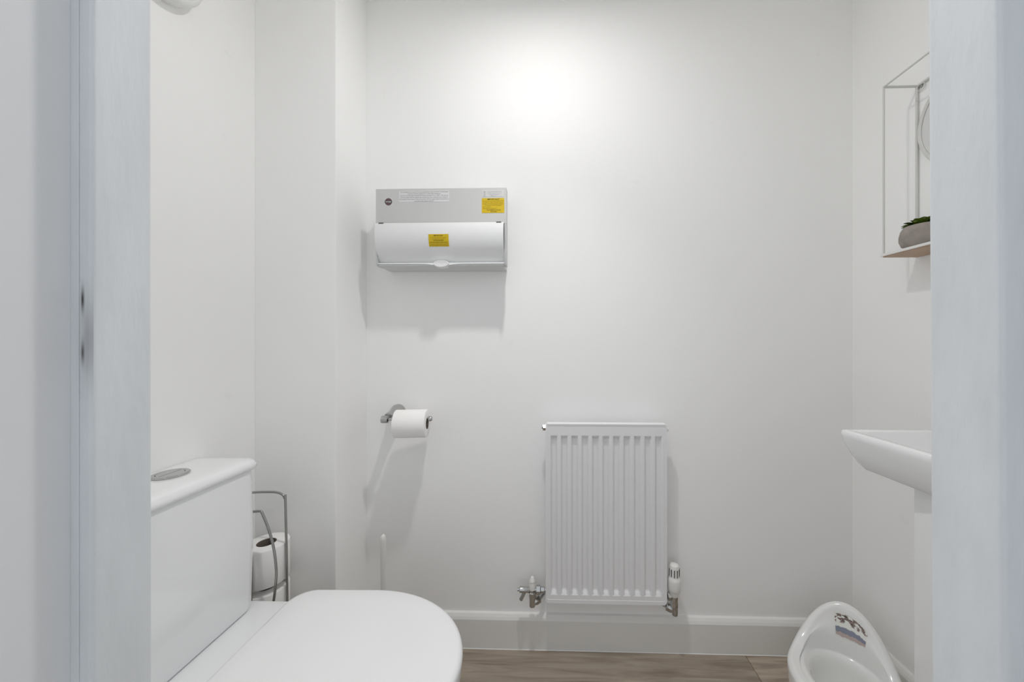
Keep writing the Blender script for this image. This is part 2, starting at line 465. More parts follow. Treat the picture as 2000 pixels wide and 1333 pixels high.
fb = MB().lathe([(.031, -.001), (.0325, .001), (.0325, .003), (.0305, .0048), (.024, .0048), (.0232, .0036), (.0232, .002)], (BX, BY, BZ), 'Z', 40, True, False)
ring = fb.build('flush_button', 'chrome', t, smooth=35)
for sg, nm in ((1, 'button_half'), (-1, 'button_half')):
    pts = [(BX + .0225 * math.cos(a) * sg + sg * .0004, BY + .0225 * math.sin(a)) for a in [(-PI / 2 + .02) + (PI - .04) * i / 20 for i in range(21)]]
    MB().loft([[(x, y, BZ + .002) for x, y in pts], [(x, y, BZ + .0044) for x, y in pts]]).build(nm, 'chrome', ring, bevel=.0005)

# ------------------------------------------------------------------ radiator
RX0, RX1, RZ0, RZ1 = -.016, .3825, .198, .789
RYF = D - .062     # front face
rd = thing('radiator', ((RX0 + RX1) / 2, D - .05, RZ0), 'white fluted single-panel radiator on the back wall', 'radiator')
def fluted():
    mb = MB(); nfl = 11; sp = .0343; c0 = (RX0 + RX1) / 2 - 5 * sp
    xs = [(RX0 + .006, 0)]
    for i in range(nfl):
        c = c0 + i * sp
        for dx, dd in ((-.0125, 0), (-.0105, .15), (-.0065, .9), (-.005, 1), (.005, 1), (.0065, .9), (.0105, .15), (.0125, 0)):
            xs.append((c + dx, dd))
    xs.append((RX1 - .006, 0))
    zt, zb = RZ1 - .036, RZ0 + .027
    zs = [(RZ0 + .012, 0), (zb, 0), (zb + .003, .12), (zb + .013, .88), (zb + .017, 1), (zt - .014, 1), (zt - .011, .88), (zt - .003, .12), (zt, 0), (RZ1 - .003, 0)]
    v = []
    for z, a in zs:
        for x, b in xs: v.append((x, RYF + .0100 * min(a, b), z))
    n = len(xs); f = [(k * n + i, k * n + i + 1, (k + 1) * n + i + 1, (k + 1) * n + i) for k in range(len(zs) - 1) for i in range(n - 1)]
    mb.add(v, f)
    return mb
fluted().build('front_panel', 'rad', rd, smooth=16)
o_ = [(x, z) for x, z in rrect(RX0, RX1, RZ0, RZ1, [.012, .012, .003, .003], 5)]
i_ = [(x, z) for x, z in rrect(RX0 + .006, RX1 - .006, RZ0 + .012, RZ1 - .003, [.003, .003, .001, .001], 5)]
fr = MB()
fr.loft([[(x, RYF + .022, z) for x, z in o_], [(x, RYF + .003, z) for x, z in o_], [(x * .998 + .002 * (RX0 + RX1) / 2, RYF - .001, z) for x, z in o_], [(x, RYF - .001, z) for x, z in i_], [(x, RYF + .0005, z) for x, z in i_]], True, False)
fr.build('panel_frame', 'rad', rd, smooth=40)
MB().box(RX0 + .004, RX1 - .004, RYF - .0015, RYF + .022, RZ1 - .002, RZ1 + .0035).build('top_edge', 'rad', rd, bevel=.002, seg=3)
for xb in (RX0 + .07, RX1 - .07):
    MB().box(xb - .015, xb + .015, RYF + .022, D, RZ0 + .08, RZ1 - .06).build('bracket', 'rad', rd)
pl = MB().cyl((RX0 - .009, RYF + .012, RZ1 - .014), (RX0 + .002, RYF + .012, RZ1 - .014), .0105, 6)
plo = pl.build('bleed_plug', 'chrome', rd)
MB().cyl((RX0 - .012, RYF + .012, RZ1 - .014), (RX0 - .008, RYF + .012, RZ1 - .014), .004, 4).build('bleed_screw', 'slot', plo)
MB().lathe([(.008, 0), (.008, .006), (.006, .009), (.004, .010)], (RX1 - .002, RYF + .012, RZ1 - .017), 'X', 20).build('blanking_plug', 'plastic', rd, smooth=40)

# drain-off lockshield valve, left
VX, VY = -.0605, RYF + .012
ZV = RZ0 + .032
lv = thing('lockshield_valve', (VX, VY, RZ0 - .01), 'chrome drain-off radiator valve with white cap, left of the radiator', 'valve')
MB().lathe([(.0085, -.022), (.013, -.020), (.0135, -.006), (.0105, -.003), (.0105, .012)], (VX, VY, ZV), 'Z', 6).build('valve_body', 'chrome', lv, smooth=30)
MB().lathe([(.0105, .004), (.0108, .014), (.010, .024), (.0085, .029), (.0105, .031), (.010, .034), (.006, .042), (.0045, .045)], (VX, VY, ZV), 'Z', 24).build('valve_cap', 'plastic', lv, smooth=40)
MB().lathe([(.005, -.050), (.005, -.044), (.0095, -.042), (.0095, -.012), (.007, -.008), (.007, 0)], (VX, VY, ZV + .002), 'X', 24).build('drain_spout', 'chrome', lv, smooth=40)
MB().cyl((VX - .026, VY - .003, ZV - .003), (VX - .038, VY - .006, ZV - .028), .0062, 16).build('hose_nozzle', 'chrome', lv, smooth=40)
MB().lathe([(.006, .006), (.006, .012), (.014, .014), (.0145, .026), (.010, .029), (.0095, .040), (.006, .042), (.006, .046)], (VX, VY, ZV + .002), 'X', 6).build('union_nut', 'chrome', lv, smooth=25)
MB().lathe([(.010, -.052), (.0105, -.046), (.0105, -.020)], (VX, VY, ZV), 'Z', 18).build('elbow', 'chrome', lv, smooth=40)
MB().lathe([(.007, -.004), (.011, .006), (.0125, .010), (.0125, .024), (.009, .026)], (VX + .004, VY + .002, ZV - .043), (.75, .66, .1), 6).build('compression_nut', 'chrome', lv, smooth=25)
MB().tube([(VX + .018, VY + .016, ZV - .041), (VX + .030, VY + .028, ZV - .038), (VX + .036, VY + .04, ZV - .036), (VX + .038, D - .001, ZV - .036)], .0075, 12, 4).build('supply_pipe', 'chrome', lv, smooth=40)

# thermostatic valve, right
WX = .4095; ZV = .241
tv = thing('thermostatic_valve', (WX, VY, RZ0 - .02), 'white thermostatic valve head on chrome body, right of the radiator', 'valve')
MB().lathe([(.0140, -.018), (.0160, -.012), (.0165, -.005), (.0195, -.002), (.0215, .008), (.0215, .034), (.0205, .040), (.017, .044), (.0165, .047), (.0160, .076), (.0140, .083), (.008, .0862), (.001, .087)], (WX, VY, ZV), 'Z', 32).build('thermostat_head', 'plastic', tv, smooth=40)
th = None
for k in range(6):
    a = -PI / 2 + (k - 2.5) * .58
    x, y = WX + .0163 * math.cos(a), VY + .0163 * math.sin(a)
    MB().box(x - .0011, x + .0011, y - .0011, y + .0011, ZV + .049, ZV + .073).build('vent_slot', 'slot', tv)
MB().lathe([(.0165, 0), (.0175, .002), (.0175, .004), (.0165, .006)], (WX, VY, ZV - .008), 'Z', 32).build('scale_ring', 'plastic', tv, smooth=40)
MB().lathe([(.0095, -.062), (.0115, -.056), (.0135, -.045), (.0115, -.034), (.0125, -.028), (.0130, -.017)], (WX, VY, ZV), 'Z', 8).build('valve_body', 'chrome', tv, smooth=25)
MB().lathe([(.006, -.026), (.013, -.024), (.0135, -.014), (.009, -.012), (.009, 0)], (WX + .002, VY, ZV - .021), 'X', 6).build('union_nut', 'chrome', tv, smooth=25)
MB().lathe([(.0095, -.082), (.0105, -.078), (.0105, -.055)], (WX + .002, VY, ZV), 'Z', 18).build('elbow', 'chrome', tv, smooth=40)
MB().lathe([(.008, 0), (.011, .004), (.0130, .008), (.0130, .024), (.009, .026)], (WX, VY + .002, ZV - .068), (-.85, .5, .12), 6).build('compression_nut', 'chrome', tv, smooth=25)
MB().tube([(WX - .018, VY + .014, ZV - .065), (WX - .03, VY + .024, ZV - .064), (WX - .034, VY + .038, ZV - .064), (WX - .035, D - .001, ZV - .064)], .0075, 12, 4).build('supply_pipe', 'chrome', tv, smooth=40)

# ------------------------------------------------------------------ lettering helper
def text_verts(body, width=None, height=None, bold=0.0):
    cu = bpy.data.curves.new('lettering', 'FONT'); cu.body = body; cu.size = 1; cu.align_x = 'CENTER'; cu.offset = bold; cu.resolution_u = 2
    o = bpy.data.objects.new('lettering', cu); C.objects.link(o)
    bpy.context.view_layer.update()
    me = bpy.data.meshes.new_from_object(o)
    v = [p.co.copy() for p in me.vertices]; f = [tuple(p.vertices) for p in me.polygons]
    bpy.data.objects.remove(o); bpy.data.curves.remove(cu); bpy.data.meshes.remove(me)
    xs = [p.x for p in v]; ys = [p.y for p in v]
    cx, cy = (min(xs) + max(xs)) / 2, 0.36
    k = width / (max(xs) - min(xs)) if width else height / .72
    ky = height / .72 if height else k
    return [((p.x - cx) * k, (p.y - cy) * ky) for p in v], f
def lettering(lines, fn, mat, parent, name='lettering', bold=0.0):
    # lines: (text, centre x, centre z, width, cap height); fn maps label (x, z) to a point in space
    mb = MB()
    for body, x, z, wd, ht in lines:
        v, f = text_verts(body, wd, ht, bold)
        mb.add([fn(x + a, z + b) for a, b in v], f)
    o = mb.build(name, mat, parent)
    o['kind'] = 'stuff'
    return o

# ------------------------------------------------------------------ consumer unit
UX0, UX1, UZ0, UZ1 = -.5660, -.1415, 1.3080, 1.5580
UYF = D - .100
cu = thing('consumer_unit', ((UX0 + UX1) / 2, D, UZ0), 'white electrical consumer unit with hinged flap and yellow warning labels', 'fuse box')
MB().box(UX0 + .003, UX1 - .010, UYF + .030, D, UZ0 + .0005, UZ1 - .004).build('back_box', 'cubody', cu, bevel=.002)
ZFT = 1.4433; ZFB = 1.3190
cv = MB()
cv.box(UX0, UX1, UYF, UYF + .032, ZFT, UZ1)
cv.box(UX0, UX1, UYF + .0345, UYF + .036, UZ0 + .012, ZFT)
cv.build('cover', 'cu', cu, bevel=.0025, seg=3)
# side cheeks follow the curved flap
FA0, FA1 = math.radians(-17), math.radians(52)
FR = (ZFT - ZFB) / (math.sin(FA1) - math.sin(FA0))
def flap_pt(x, s_, off=0.0):
    a = FA0 + (FA1 - FA0) * s_
    z = ZFT - FR * (math.sin(a) - math.sin(FA0))
    y = UYF - .0075 + FR * (math.cos(FA0) - math.cos(a))
    return (x, y - off * math.cos(a), z - off * math.sin(a))
for x0, x1 in ((UX0, UX0 + .0025), (UX1 - .007, UX1)):
    ring0 = [(UYF, ZFT), (UYF + .001, UZ0 + .006), (UYF + .004, UZ0 + .001), (UYF + .036, UZ0 + .001), (UYF + .036, ZFT)]
    MB().loft([[(x0, y, z) for y, z in ring0], [(x1, y, z) for y, z in ring0]]).build('cheek', 'cu', cu, bevel=.0012)
FX0, FX1 = UX0 + .003, UX1 - .0075
HXc = -.3535
fp = MB(); nx, ns = 48, 16
def dip(x):  # lower edge sags into the finger tab
    return 1 + .07 * math.exp(-((x - HXc) / .045) ** 2) * 0 + 0
rows = []
for k in range(ns + 1):
    rows.append([flap_pt(FX0 + (FX1 - FX0) * i / nx, k / ns, .0022) for i in range(nx + 1)])
v = [p for r in rows for p in r]; W_ = nx + 1
rows2 = [flap_pt(FX0 + (FX1 - FX0) * i / nx, k / ns, -.0005) for k in range(ns + 1) for i in range(nx + 1)]
NV = len(v)
f = []
for k in range(ns):
    for i in range(nx):
        a, b, c_, d_ = k * W_ + i, k * W_ + i + 1, (k + 1) * W_ + i + 1, (k + 1) * W_ + i
        f.append((a, b, c_, d_)); f.append((NV + d_, NV + c_, NV + b, NV + a))
for k in range(ns):
    for i in (0, nx):
        f.append((k * W_ + i, (k + 1) * W_ + i, NV + (k + 1) * W_ + i, NV + k * W_ + i))
for i in range(nx):
    for k in (0, ns):
        f.append((k * W_ + i, k * W_ + i + 1, NV + k * W_ + i + 1, NV + k * W_ + i))
fp.add(v + rows2, f)
flap = fp.build('flap', 'flap', cu, smooth=35)
# lip of the flap: a bright edge that swells into the oval finger tab
lip = MB()
def lipprof(x):
    g = math.exp(-abs((x - HXc) / .034) ** 2.2)
    zt = ZFB + .0005; th = .0035 + .0075 * g
    yb = flap_pt(0, 1)[1]
    return zt, th, yb
top = []; 
nl = 60
rt = []; rb = []; bt = []; bb = []
for i in range(nl + 1):
    x = FX0 + (FX1 - FX0) * i / nl
    zt, th, yb = lipprof(x)
    rt.append((x, yb - .0235, zt)); rb.append((x, yb - .0245, zt - th)); bb.append((x, yb + .004, zt - th)); bt.append((x, yb + .004, zt + .001))
v = rt + rb + bb + bt; n = nl + 1
f = []
for i in range(nl):
    for a, b in ((0, 1), (1, 2), (2, 3), (3, 0)):
        f.append((a * n + i, a * n + i + 1, b * n + i + 1, b * n + i))
f += [(0, n, 2 * n, 3 * n), (nl, n + nl, 2 * n + nl, 3 * n + nl)]
lip.add(v, f); lip.build('flap_lip', 'flap', flap, smooth=35)
tb = MB(); yb = flap_pt(0, 1)[1]
tab = [(HXc + .0255 * math.cos(2 * PI * i / 36), ZFB - .0035 + .0115 * math.sin(2 * PI * i / 36)) for i in range(36)]
tb.loft([[(x, yb - .006, z) for x, z in tab], [(x, yb - .0285, z) for x, z in tab], [(HXc + (x - HXc) * .93, yb - .0315, ZFB - .0035 + (z - ZFB + .0035) * .9) for x, z in tab], [(HXc + (x - HXc) * .5, yb - .0305, ZFB - .0035 + (z - ZFB + .0035) * .5) for x, z in tab]])
tb.build('finger_tab', 'flap', flap, smooth=40)
# base tray below the flap
bt_ = MB()
prof = [(UYF + .009, ZFB - .003), (UYF + .009, UZ0 + .003), (UYF + .013, UZ0 - .0005), (UYF + .036, UZ0 - .0005), (UYF + .036, ZFB - .003)]
bt_.loft([[(UX0 + .0026, y, z) for y, z in prof], [(UX1 - .0072, y, z) for y, z in prof]])
bt_.build('base_tray', 'cu', cu, bevel=.001)
for x in (UX0 + .022, UX1 - .023):
    MB().box(x - .008, x + .008, UYF - .0105, UYF + .002, ZFT - .0022, ZFT + .0024).build('hinge_clip', 'dark', cu, bevel=.0006)
# labels on the cover: helper places a thin sticker with its print
def face_pt(off): return lambda x, z: (x, UYF - off, z)
def sticker(name, mat, x0, x1, z0, z1, fn_off, r=.001):
    o = rrect(x0, x1, z0, z1, r, 3)
    mb = MB(); a = fn_off(0.0); b = fn_off(.0004)
    mb.loft([[a(x, z) for x, z in o], [b(x, z) for x, z in o]])
    return mb.build(name, mat, cu)
def P2(px, py):  # a point of the photograph on the cover's face
    a = (px - CX) / F_PX; b = (CY - py) / F_PX
    c_, s_ = math.cos(math.atan(YAW_T)), math.sin(math.atan(YAW_T))
    dx, dy = -s_ + c_ * a, c_ + s_ * a
    k = UYF / dy
    return dx * k, HC + b * k
x0, z1 = P2(779.5, 373.5); x1, z0 = P2(877.5, 394)
wl = sticker('test_label', 'white_label', x0, x1, z0, z1, face_pt)
wl['label'] = 'white printed test notice'
cxl = (x0 + x1) / 2; hh = z1 - z0; ww = x1 - x0
L = ["This installation, or part of it, is protected by a device which automatically", "switches off the supply if an earth fault develops.", "Test six monthly by pressing the button marked 'T' or 'TEST'. The device", "should switch off the supply and should then be switched on to restore", "the supply. If the device does not switch off the supply when the button is", "pressed, seek expert advice."]
wd = [.95, .66, .96, .94, .98, .38]
lettering([(s_, cxl, z1 - hh * (.10 + .163 * i), ww * wd[i], hh * .085) for i, s_ in enumerate(L)], face_pt(.0006), 'ink', wl, 'lettering', .006)
x0, z1 = P2(941, 387.5); x1, z0 = P2(985, 416)
yl = sticker('warning_label', 'yellow', x0, x1, z0, z1, face_pt)
yl['label'] = 'yellow IMPORTANT label at the top right'
cxl = (x0 + x1) / 2; hh = z1 - z0; ww = x1 - x0
lettering([("IMPORTANT", cxl + ww * .02, z1 - hh * .075, ww * .54, hh * .085), ("THE TERMINALS ON ALL", cxl + ww * .03, z1 - hh * .80, ww * .64, hh * .065), ("DEVICES", cxl + ww * .03, z1 - hh * .91, ww * .27, hh * .065)], face_pt(.0006), 'black', yl, 'lettering', .012)
Ls = [("This installation should be periodically inspected and tested", 0, .93), ("and a report on its condition obtained as prescribed in", 0, .92), ("the Requirements for Electrical Installations published by", 0, .94), ("the Institution of Electrical Engineers", .02, .74), ("Date of last inspection", -.27, .36), ("Recommended date of next inspection", -.14, .62)]
lettering([(s_, cxl + ww * o_x, z1 - hh * (.19 + .098 * i), ww * wq, hh * .05) for i, (s_, o_x, wq) in enumerate(Ls)], face_pt(.0006), 'ink_y', yl, 'lettering', .006)
x0, z1 = P2(942, 371.5); x1, z0 = P2(984, 384)
pl_ = sticker('rating_label', 'clear_label', x0, x1, z0, z1, face_pt)
cxl = (x0 + x1) / 2; hh = z1 - z0; ww = x1 - x0
lettering([("CE", x0 + ww * .10, z1 - hh * .30, ww * .08, hh * .22), ("BS EN", x0 + ww * .10, z1 - hh * .62, ww * .09, hh * .10), ("61439", x0 + ww * .10, z1 - hh * .85, ww * .09, hh * .10)], face_pt(.0006), 'ink', pl_, 'lettering', .01)
lettering([("Consumer unit rated 100A 230V 50Hz IP2XC", cxl + ww * .08, z1 - hh * .25, ww * .62, hh * .11), ("Conditional rating 16kA assembly with", cxl + ww * .06, z1 - hh * .47, ww * .58, hh * .11), ("incorporated devices only", cxl + ww * .05, z1 - hh * .68, ww * .5, hh * .11), ("Made in UK", cxl + ww * .03, z1 - hh * .88, ww * .25, hh * .11)], face_pt(.0006), 'ink2', pl_, 'lettering', .004)
# round maker's badge
bx, bz = P2(758.8, 394.6); sq = .0128
bs = sticker('badge', 'clear_label', bx - sq, bx + sq, bz - sq, bz + sq, face_pt)
dk = [(bx + .0118 * math.cos(2 * PI * i / 40), bz + .0118 * math.sin(2 * PI * i / 40)) for i in range(40)]
MB().loft([[face_pt(.0004)(x, z) for x, z in dk], [face_pt(.0007)(x, z) for x, z in dk]]).build('badge_disc', 'maroon', bs)
hb = .0036
bnd = [(bx + .0118 * math.cos(a), bz + max(-hb, min(hb, .0118 * math.sin(a)))) for a in [2 * PI * i / 40 for i in range(40)]]
MB().loft([[face_pt(.0007)(x, z) for x, z in bnd], [face_pt(.0009)(x, z) for x, z in bnd]]).build('badge_band', 'badge_band', bs)
lettering([("WYLEX", bx, bz, .0185, .0046)], face_pt(.0011), 'white_label', bs, 'lettering', .03)
# yellow label on the flap
def flap_map(off):
    def g(x, z):
        s_ = (ZFT - z) / (ZFT - ZFB)
        return flap_pt(x, s_, .0024 + off)
    return g
def P2f(px, py): return P2(px, py)
x0, z1 = P2(839.8, 457.8); x1, z0 = P2(878.5, 478.5)
z1 += -.001
fl_o = MB(); nn = 6
v0 = [flap_map(0)(x, z1 + (z0 - z1) * k / nn) for k in range(nn + 1) for x in (x0, x1)]
v1 = [flap_map(.0005)(x, z1 + (z0 - z1) * k / nn) for k in range(nn + 1) for x in (x0, x1)]
ff = []
for k in range(nn):
    a = 2 * k; ff += [(a, a + 1, a + 3, a + 2), (14 + a, 14 + a + 2, 14 + a + 3, 14 + a + 1), (a, a + 2, 14 + a + 2, 14 + a), (a + 1, 14 + a + 1, 14 + a + 3, a + 3)]
ff += [(0, 14, 15, 1), (12, 13, 27, 26)]
fl_o.add(v0 + v1, ff)
fy = fl_o.build('flap_label', 'yellow', flap)
cxl = (x0 + x1) / 2; hh = z1 - z0; ww = x1 - x0
g_ = flap_map(.0008)
lettering([("IMPORTANT", cxl, z1 - hh * .12, ww * .46, hh * .10), ("RCD PROTECTION", cxl + ww * .0, z1 - hh * .52, ww * .5, hh * .075), ("IF TEST FAILS SEEK EXPERT ADVICE", cxl, z1 - hh * .66, ww * .9, hh * .06)], g_, 'black', fy, 'lettering', .012)
lettering([("This unit must be tested every six months", cxl, z1 - hh * .28, ww * .76, hh * .06), ("by pressing the button marked T", cxl, z1 - hh * .41, ww * .62, hh * .06), ("The supply should switch off and then be", cxl, z1 - hh * .79, ww * .9, hh * .06), ("switched on again to restore the supply", cxl, z1 - hh * .91, ww * .9, hh * .06)], g_, 'ink_y', fy, 'lettering', .006)

# ------------------------------------------------------------------ toilet roll holder and roll
hx, hz = -.5365, .8120
th = thing('toilet_roll_holder', (hx, D, hz), 'chrome wall-mounted toilet roll holder on the back wall', 'roll holder')
MB().lathe([(.027, 0), (.0272, -.006), (.024, -.018), (.018, -.036), (.013, -.060), (.0115, -.078)], (hx, D, hz + .004), 'Y', 36).build('wall_mount', 'chrome', th, smooth=45)
AY = D - .088; AZ = hz - .004
AX = Vector((math.cos(math.radians(6)), math.sin(math.radians(6)), 0))   # the arm swings slightly towards the wall
K0 = Vector((hx - .001, AY, AZ)); K1 = K0 + AX * .137
MB().lathe([(.008, -.012), (.0118, -.010), (.0125, 0), (.0118, .010), (.008, .012)], K0 - AX * .004, AX, 24).build('knuckle', 'chrome', th, smooth=50)
MB().cyl(K0, K1, .0048, 16).build('bar', 'chrome', th, smooth=40)
MB().lathe([(.0062, -.003), (.0085, -.001), (.0085, .007), (.007, .010), (.003, .011)], K1, AX, 24).build('end_cap', 'chrome', th, smooth=40)
def roll(name, axis, o, R, r, h, label, group=None, core=True):
    # o is the centre of one end
    tt = thing(name, o, label, 'toilet roll', group)
    MB().lathe([(r, 0), (R - .003, 0), (R - .0008, .001), (R, .003), (R, h - .003), (R - .0008, h - .001), (R - .003, h), (r, h), (r, 0)], o, axis, 56, False, False).build('paper', 'paper', tt, smooth=40)
    MB().lathe([(r + .0002, .0005), (r + .0002, h - .0005), (r - .0012, h - .0005), (r - .0012, .0005), (r + .0002, .0005)], o, axis, 40, False, False).build('core', 'card', tt, smooth=40)
    return tt
RR = .0455
roll('toilet_roll', AX, tuple(K0 + AX * .030 + Vector((0, 0, -.0150))), RR, .0195, .102, 'white toilet roll hanging on the chrome wall holder')

# ------------------------------------------------------------------ spare roll stand with rolls
SX, SY = -.8195 + .012, .965
st = thing('roll_stand', (SX, SY, 0), 'chrome wire stand for spare toilet rolls, in the corner beside the toilet', 'roll stand')
WR = .0032
zt = .632
MB().tube([(SX - .062, SY + .012, .006), (SX - .062, SY + .012, .3), (SX - .062, SY + .012, zt - .03), (SX - .058, SY + .010, zt - .008), (SX - .044, SY + .005, zt), (SX + .02, SY + .004, zt + .003), (SX + .046, SY + .002, zt - .002), (SX + .056, SY, zt - .012), (SX + .0585, SY, zt - .03), (SX + .064, SY, .3), (SX + .066, SY, .006)], WR, 10, 6).build('tall_hoop', 'steel', st, smooth=50)
fyy = SY - .058
MB().tube([(SX - .03, fyy, zt - .026), (SX + .022, fyy, zt - .022), (SX + .036, fyy, zt - .022), (SX + .041, fyy, zt - .028), (SX + .058, fyy, zt - .07), (SX + .072, fyy, .51), (SX + .0785, fyy, .45), (SX + .075, fyy, .40), (SX + .069, fyy, .36), (SX + .05, fyy, .26), (SX + .03, fyy + .006, .12), (SX + .02, fyy + .006, .006)], WR, 10, 6).build('bowed_wire', 'steel', st, smooth=50)
MB().tube([(SX - .03, fyy, zt - .026), (SX - .016, fyy, zt - .09), (SX + .008, fyy, .50), (SX + .011, fyy, .42), (SX + .008, fyy, .34), (SX + .0, fyy, .2), (SX - .014, fyy + .006, .006)], WR, 10, 6).build('upright_wire', 'steel', st, smooth=50)
MB().torus((SX, SY, .006), .062, WR, (0, 0, 1), 48, 8).build('base_ring', 'steel', st, smooth=60)
MB().tube([(SX - .062, SY + .012, .0065), (SX, SY, .0065), (SX + .066, SY, .0065)], .0025, 8).build('base_bar', 'steel', st, smooth=60)
grp = 'spare toilet rolls in the wire stand'
zz = .011
for k, lab in enumerate(['bottom spare toilet roll in the wire stand', 'second spare toilet roll from the floor in the wire stand', 'third spare toilet roll, just under the top one in the stand', 'top spare toilet roll in the wire stand beside the cistern']):
    z0_ = [.011, .118, .262, .385][k]
    h_ = [.105, .105, .105, .108][k]
    if k < 3: z0_ = .011 + k * .1255; h_ = .105 if k < 2 else .108
    roll('spare_toilet_roll', 'Z', (SX + .002, SY + .002, z0_ if k < 3 else .389), .0545, .0235, h_ if k < 3 else .104, lab, grp)
    if k: MB().box(SX - .06, SX + .064, SY - .002, SY + .002, (z0_ if k < 3 else .389) - .0045, (z0_ if k < 3 else .389) - .0005).build('support_bar', 'steel', st)

# ------------------------------------------------------------------ toilet brush
bx_, by_ = -.560, D - .062
tbh = thing('toilet_brush', (bx_, by_, 0), 'white toilet brush with upright handle behind the toilet', 'toilet brush')
MB().lathe([(.036, 0), (.042, .004), (.044, .02), (.042, .09), (.038, .115), (.035, .118), (.035, .02)], (bx_, by_, 0), 'Z', 36, True, True).build('holder', 'plastic', tbh, smooth=45)
MB().lathe([(.030, .025), (.034, .04), (.034, .085), (.022, .10)], (bx_, by_, 0), 'Z', 28).build('brush_head', 'bristle', tbh, smooth=50)
MB().lathe([(.010, .10), (.0085, .13), (.0075, .20), (.0085, .30), (.0095, .38), (.0092, .402), (.0075, .411), (.004, .4155), (.0005, .417)], (bx_, by_, 0), 'Z', 24).build('handle', 'plastic', tbh, smooth=60)

# ------------------------------------------------------------------ extractor fan on the left wall
fy0, fz0, fR = .762, 1.935, .086
fan = thing('extractor_fan', (LW, fy0, fz0), 'round white extractor fan high on the left wall above the cistern', 'extractor fan')
MB().lathe([(fR - .004, 0), (fR, .004), (fR, .030), (fR - .003, .036), (fR - .010, .040), (fR - .014, .0405), (fR - .014, .030)], (LW, fy0, fz0), 'X', 64, False, True).build('housing', 'fan', fan, smooth=45)
MB().lathe([(fR - .013, .030), (fR - .013, .041), (fR - .018, .045), (.03, .049), (.001, .0495)], (LW, fy0, fz0), 'X', 56, True, True).build('front_plate', 'fan', fan, smooth=45)

# ------------------------------------------------------------------ wash basin with pedestal
BZ1 = .85
ba = thing('wash_basin', (.9, .645, 0), 'white ceramic wash basin on a full pedestal against the right wall', 'basin')
BY0, BY1 = .418, .8715
def bo(inset, z, rc=.016, bow=.006):
    x0 = .7015 + inset; x1 = RW - .001
    P = []
    q = rrect(x0, x1, BY0 + inset, BY1 - inset, [rc, .004, .004, rc], 6)
    # subdivide the long front edge so it can bow
    R = []
    for i, p in enumerate(q):
        R.append(p)
        nxt = q[(i + 1) % len(q)]
        L_ = math.hypot(nxt[0] - p[0], nxt[1] - p[1])
        if L_ > .1:
            for k in range(1, 16): R.append((p[0] + (nxt[0] - p[0]) * k / 16, p[1] + (nxt[1] - p[1]) * k / 16))
    out = []
    for x, y in R:
        u = (y - (BY0 + BY1) / 2) / ((BY1 - BY0) / 2); g = max(0, 1 - u * u)
        fr_ = max(0, min(1, (x1 - x) / (x1 - x0)))
        out.append((x + bow * g * fr_, y, z))
    return out
bs_ = MB()
rings = [bo(.060, .7625), bo(.036, .7630), bo(.030, .765), bo(.0215, .777), bo(.013, .795), bo(.006, .815), bo(.0015, .834), bo(0, .843), bo(.002, .8485), bo(.006, BZ1), bo(.018, BZ1), bo(.022, BZ1 - .002)]
bs_.loft(rings, True, False)
# bowl: shift from the rim's inner outline to a smaller bowl
def bowl(inset, z, back):
    P = bo(inset, z, .03)
    return [(min(x, RW - back), y, z) for x, y, z in P]
inn = [bowl(.022, BZ1 - .002, .0), bowl(.024, BZ1 - .006, .07), bowl(.032, .82, .08), bowl(.050, .795, .095), bowl(.085, .778, .12), bowl(.12, .774, .15)]
inn[0] = rings[-1]
bs_.loft(inn, False, True)
bs_.build('bowl', 'ceramic', ba, smooth=40)
pd = MB()
def po(x0, w_, z):
    yc = .640; P = []
    for i in range(25):
        a = -1 + 2 * i / 24
        P.append((x0 + .012 * (abs(a) ** 2.4), yc + w_ * a, z))
    P += [(RW - .03, yc + w_ * .96, z), (RW - .03, yc - w_ * .96, z)]
    return P
pd.loft([po(.740, .126, 0), po(.744, .124, .012), po(.752, .117, .05), po(.7545, .1145, .3), po(.7545, .1145, .60), po(.7545, .1145, .7635)])
pd.build('pedestal', 'ceramic', ba, smooth=45)

# ------------------------------------------------------------------ wire shelf with round mirror, right wall
GX, GXw = .934, RW - .004
GY0, GY1 = .70, 1.0015
GZ0, GZ1 = 1.302, 1.777
sh = thing('wire_shelf', (RW, (GY0 + GY1) / 2, GZ0), 'white wire box shelf with a thin wooden base on the right wall', 'shelf')
def wire(a, b, r=.0026, nm='wire'): MB().cyl(a, b, r, 10).build(nm, 'wire', sh, smooth=40)
for y in (GY0, GY1):
    wire((GX, y, GZ0), (GX, y, GZ1)); wire((GXw, y, GZ0), (GXw, y, GZ1), .0034); wire((GX, y, GZ1), (GXw, y, GZ1), .0034)
wire((GX, GY0, GZ1), (GX, GY1, GZ1)); wire((GXw, GY0, GZ1), (GXw, GY1, GZ1), .0034)
MB().box(GX - .006, RW - .001, GY0 - .004, GY1 + .004, GZ0 - .0005, GZ0 + .0065).build('shelf_edge', 'board_w', sh, bevel=.001)
MB().box(GX - .002, RW - .003, GY0, GY1, GZ0 - .0035, GZ0 - .0005).build('shelf_base', 'board_b', sh)
MB().torus((RW - .005, GY1 - .012, GZ1 - .010), .010, .0012, (1, 0, 0), 28, 6).build('hanging_loop', 'wire', sh, smooth=60)
MB().lathe([(.004, 0), (.004, -.004), (.002, -.006)], (RW, GY1 - .009, GZ1 - .006), 'X', 12).build('screw', 'steel', sh, smooth=40)
mc = ((GY0 + GY1) / 2 + .012, GZ1 - .140)
ring_o = MB()
mR = .132
ring_o.lathe([(mR - .009, 0), (mR, 0), (mR, -.006), (mR - .002, -.0085), (mR - .006, -.0085), (mR - .009, -.0065), (mR - .009, 0)], (RW - .0035, mc[0], mc[1]), 'X', 80, False, False)
ro = ring_o.build('mirror_frame', 'wire', sh, smooth=40)
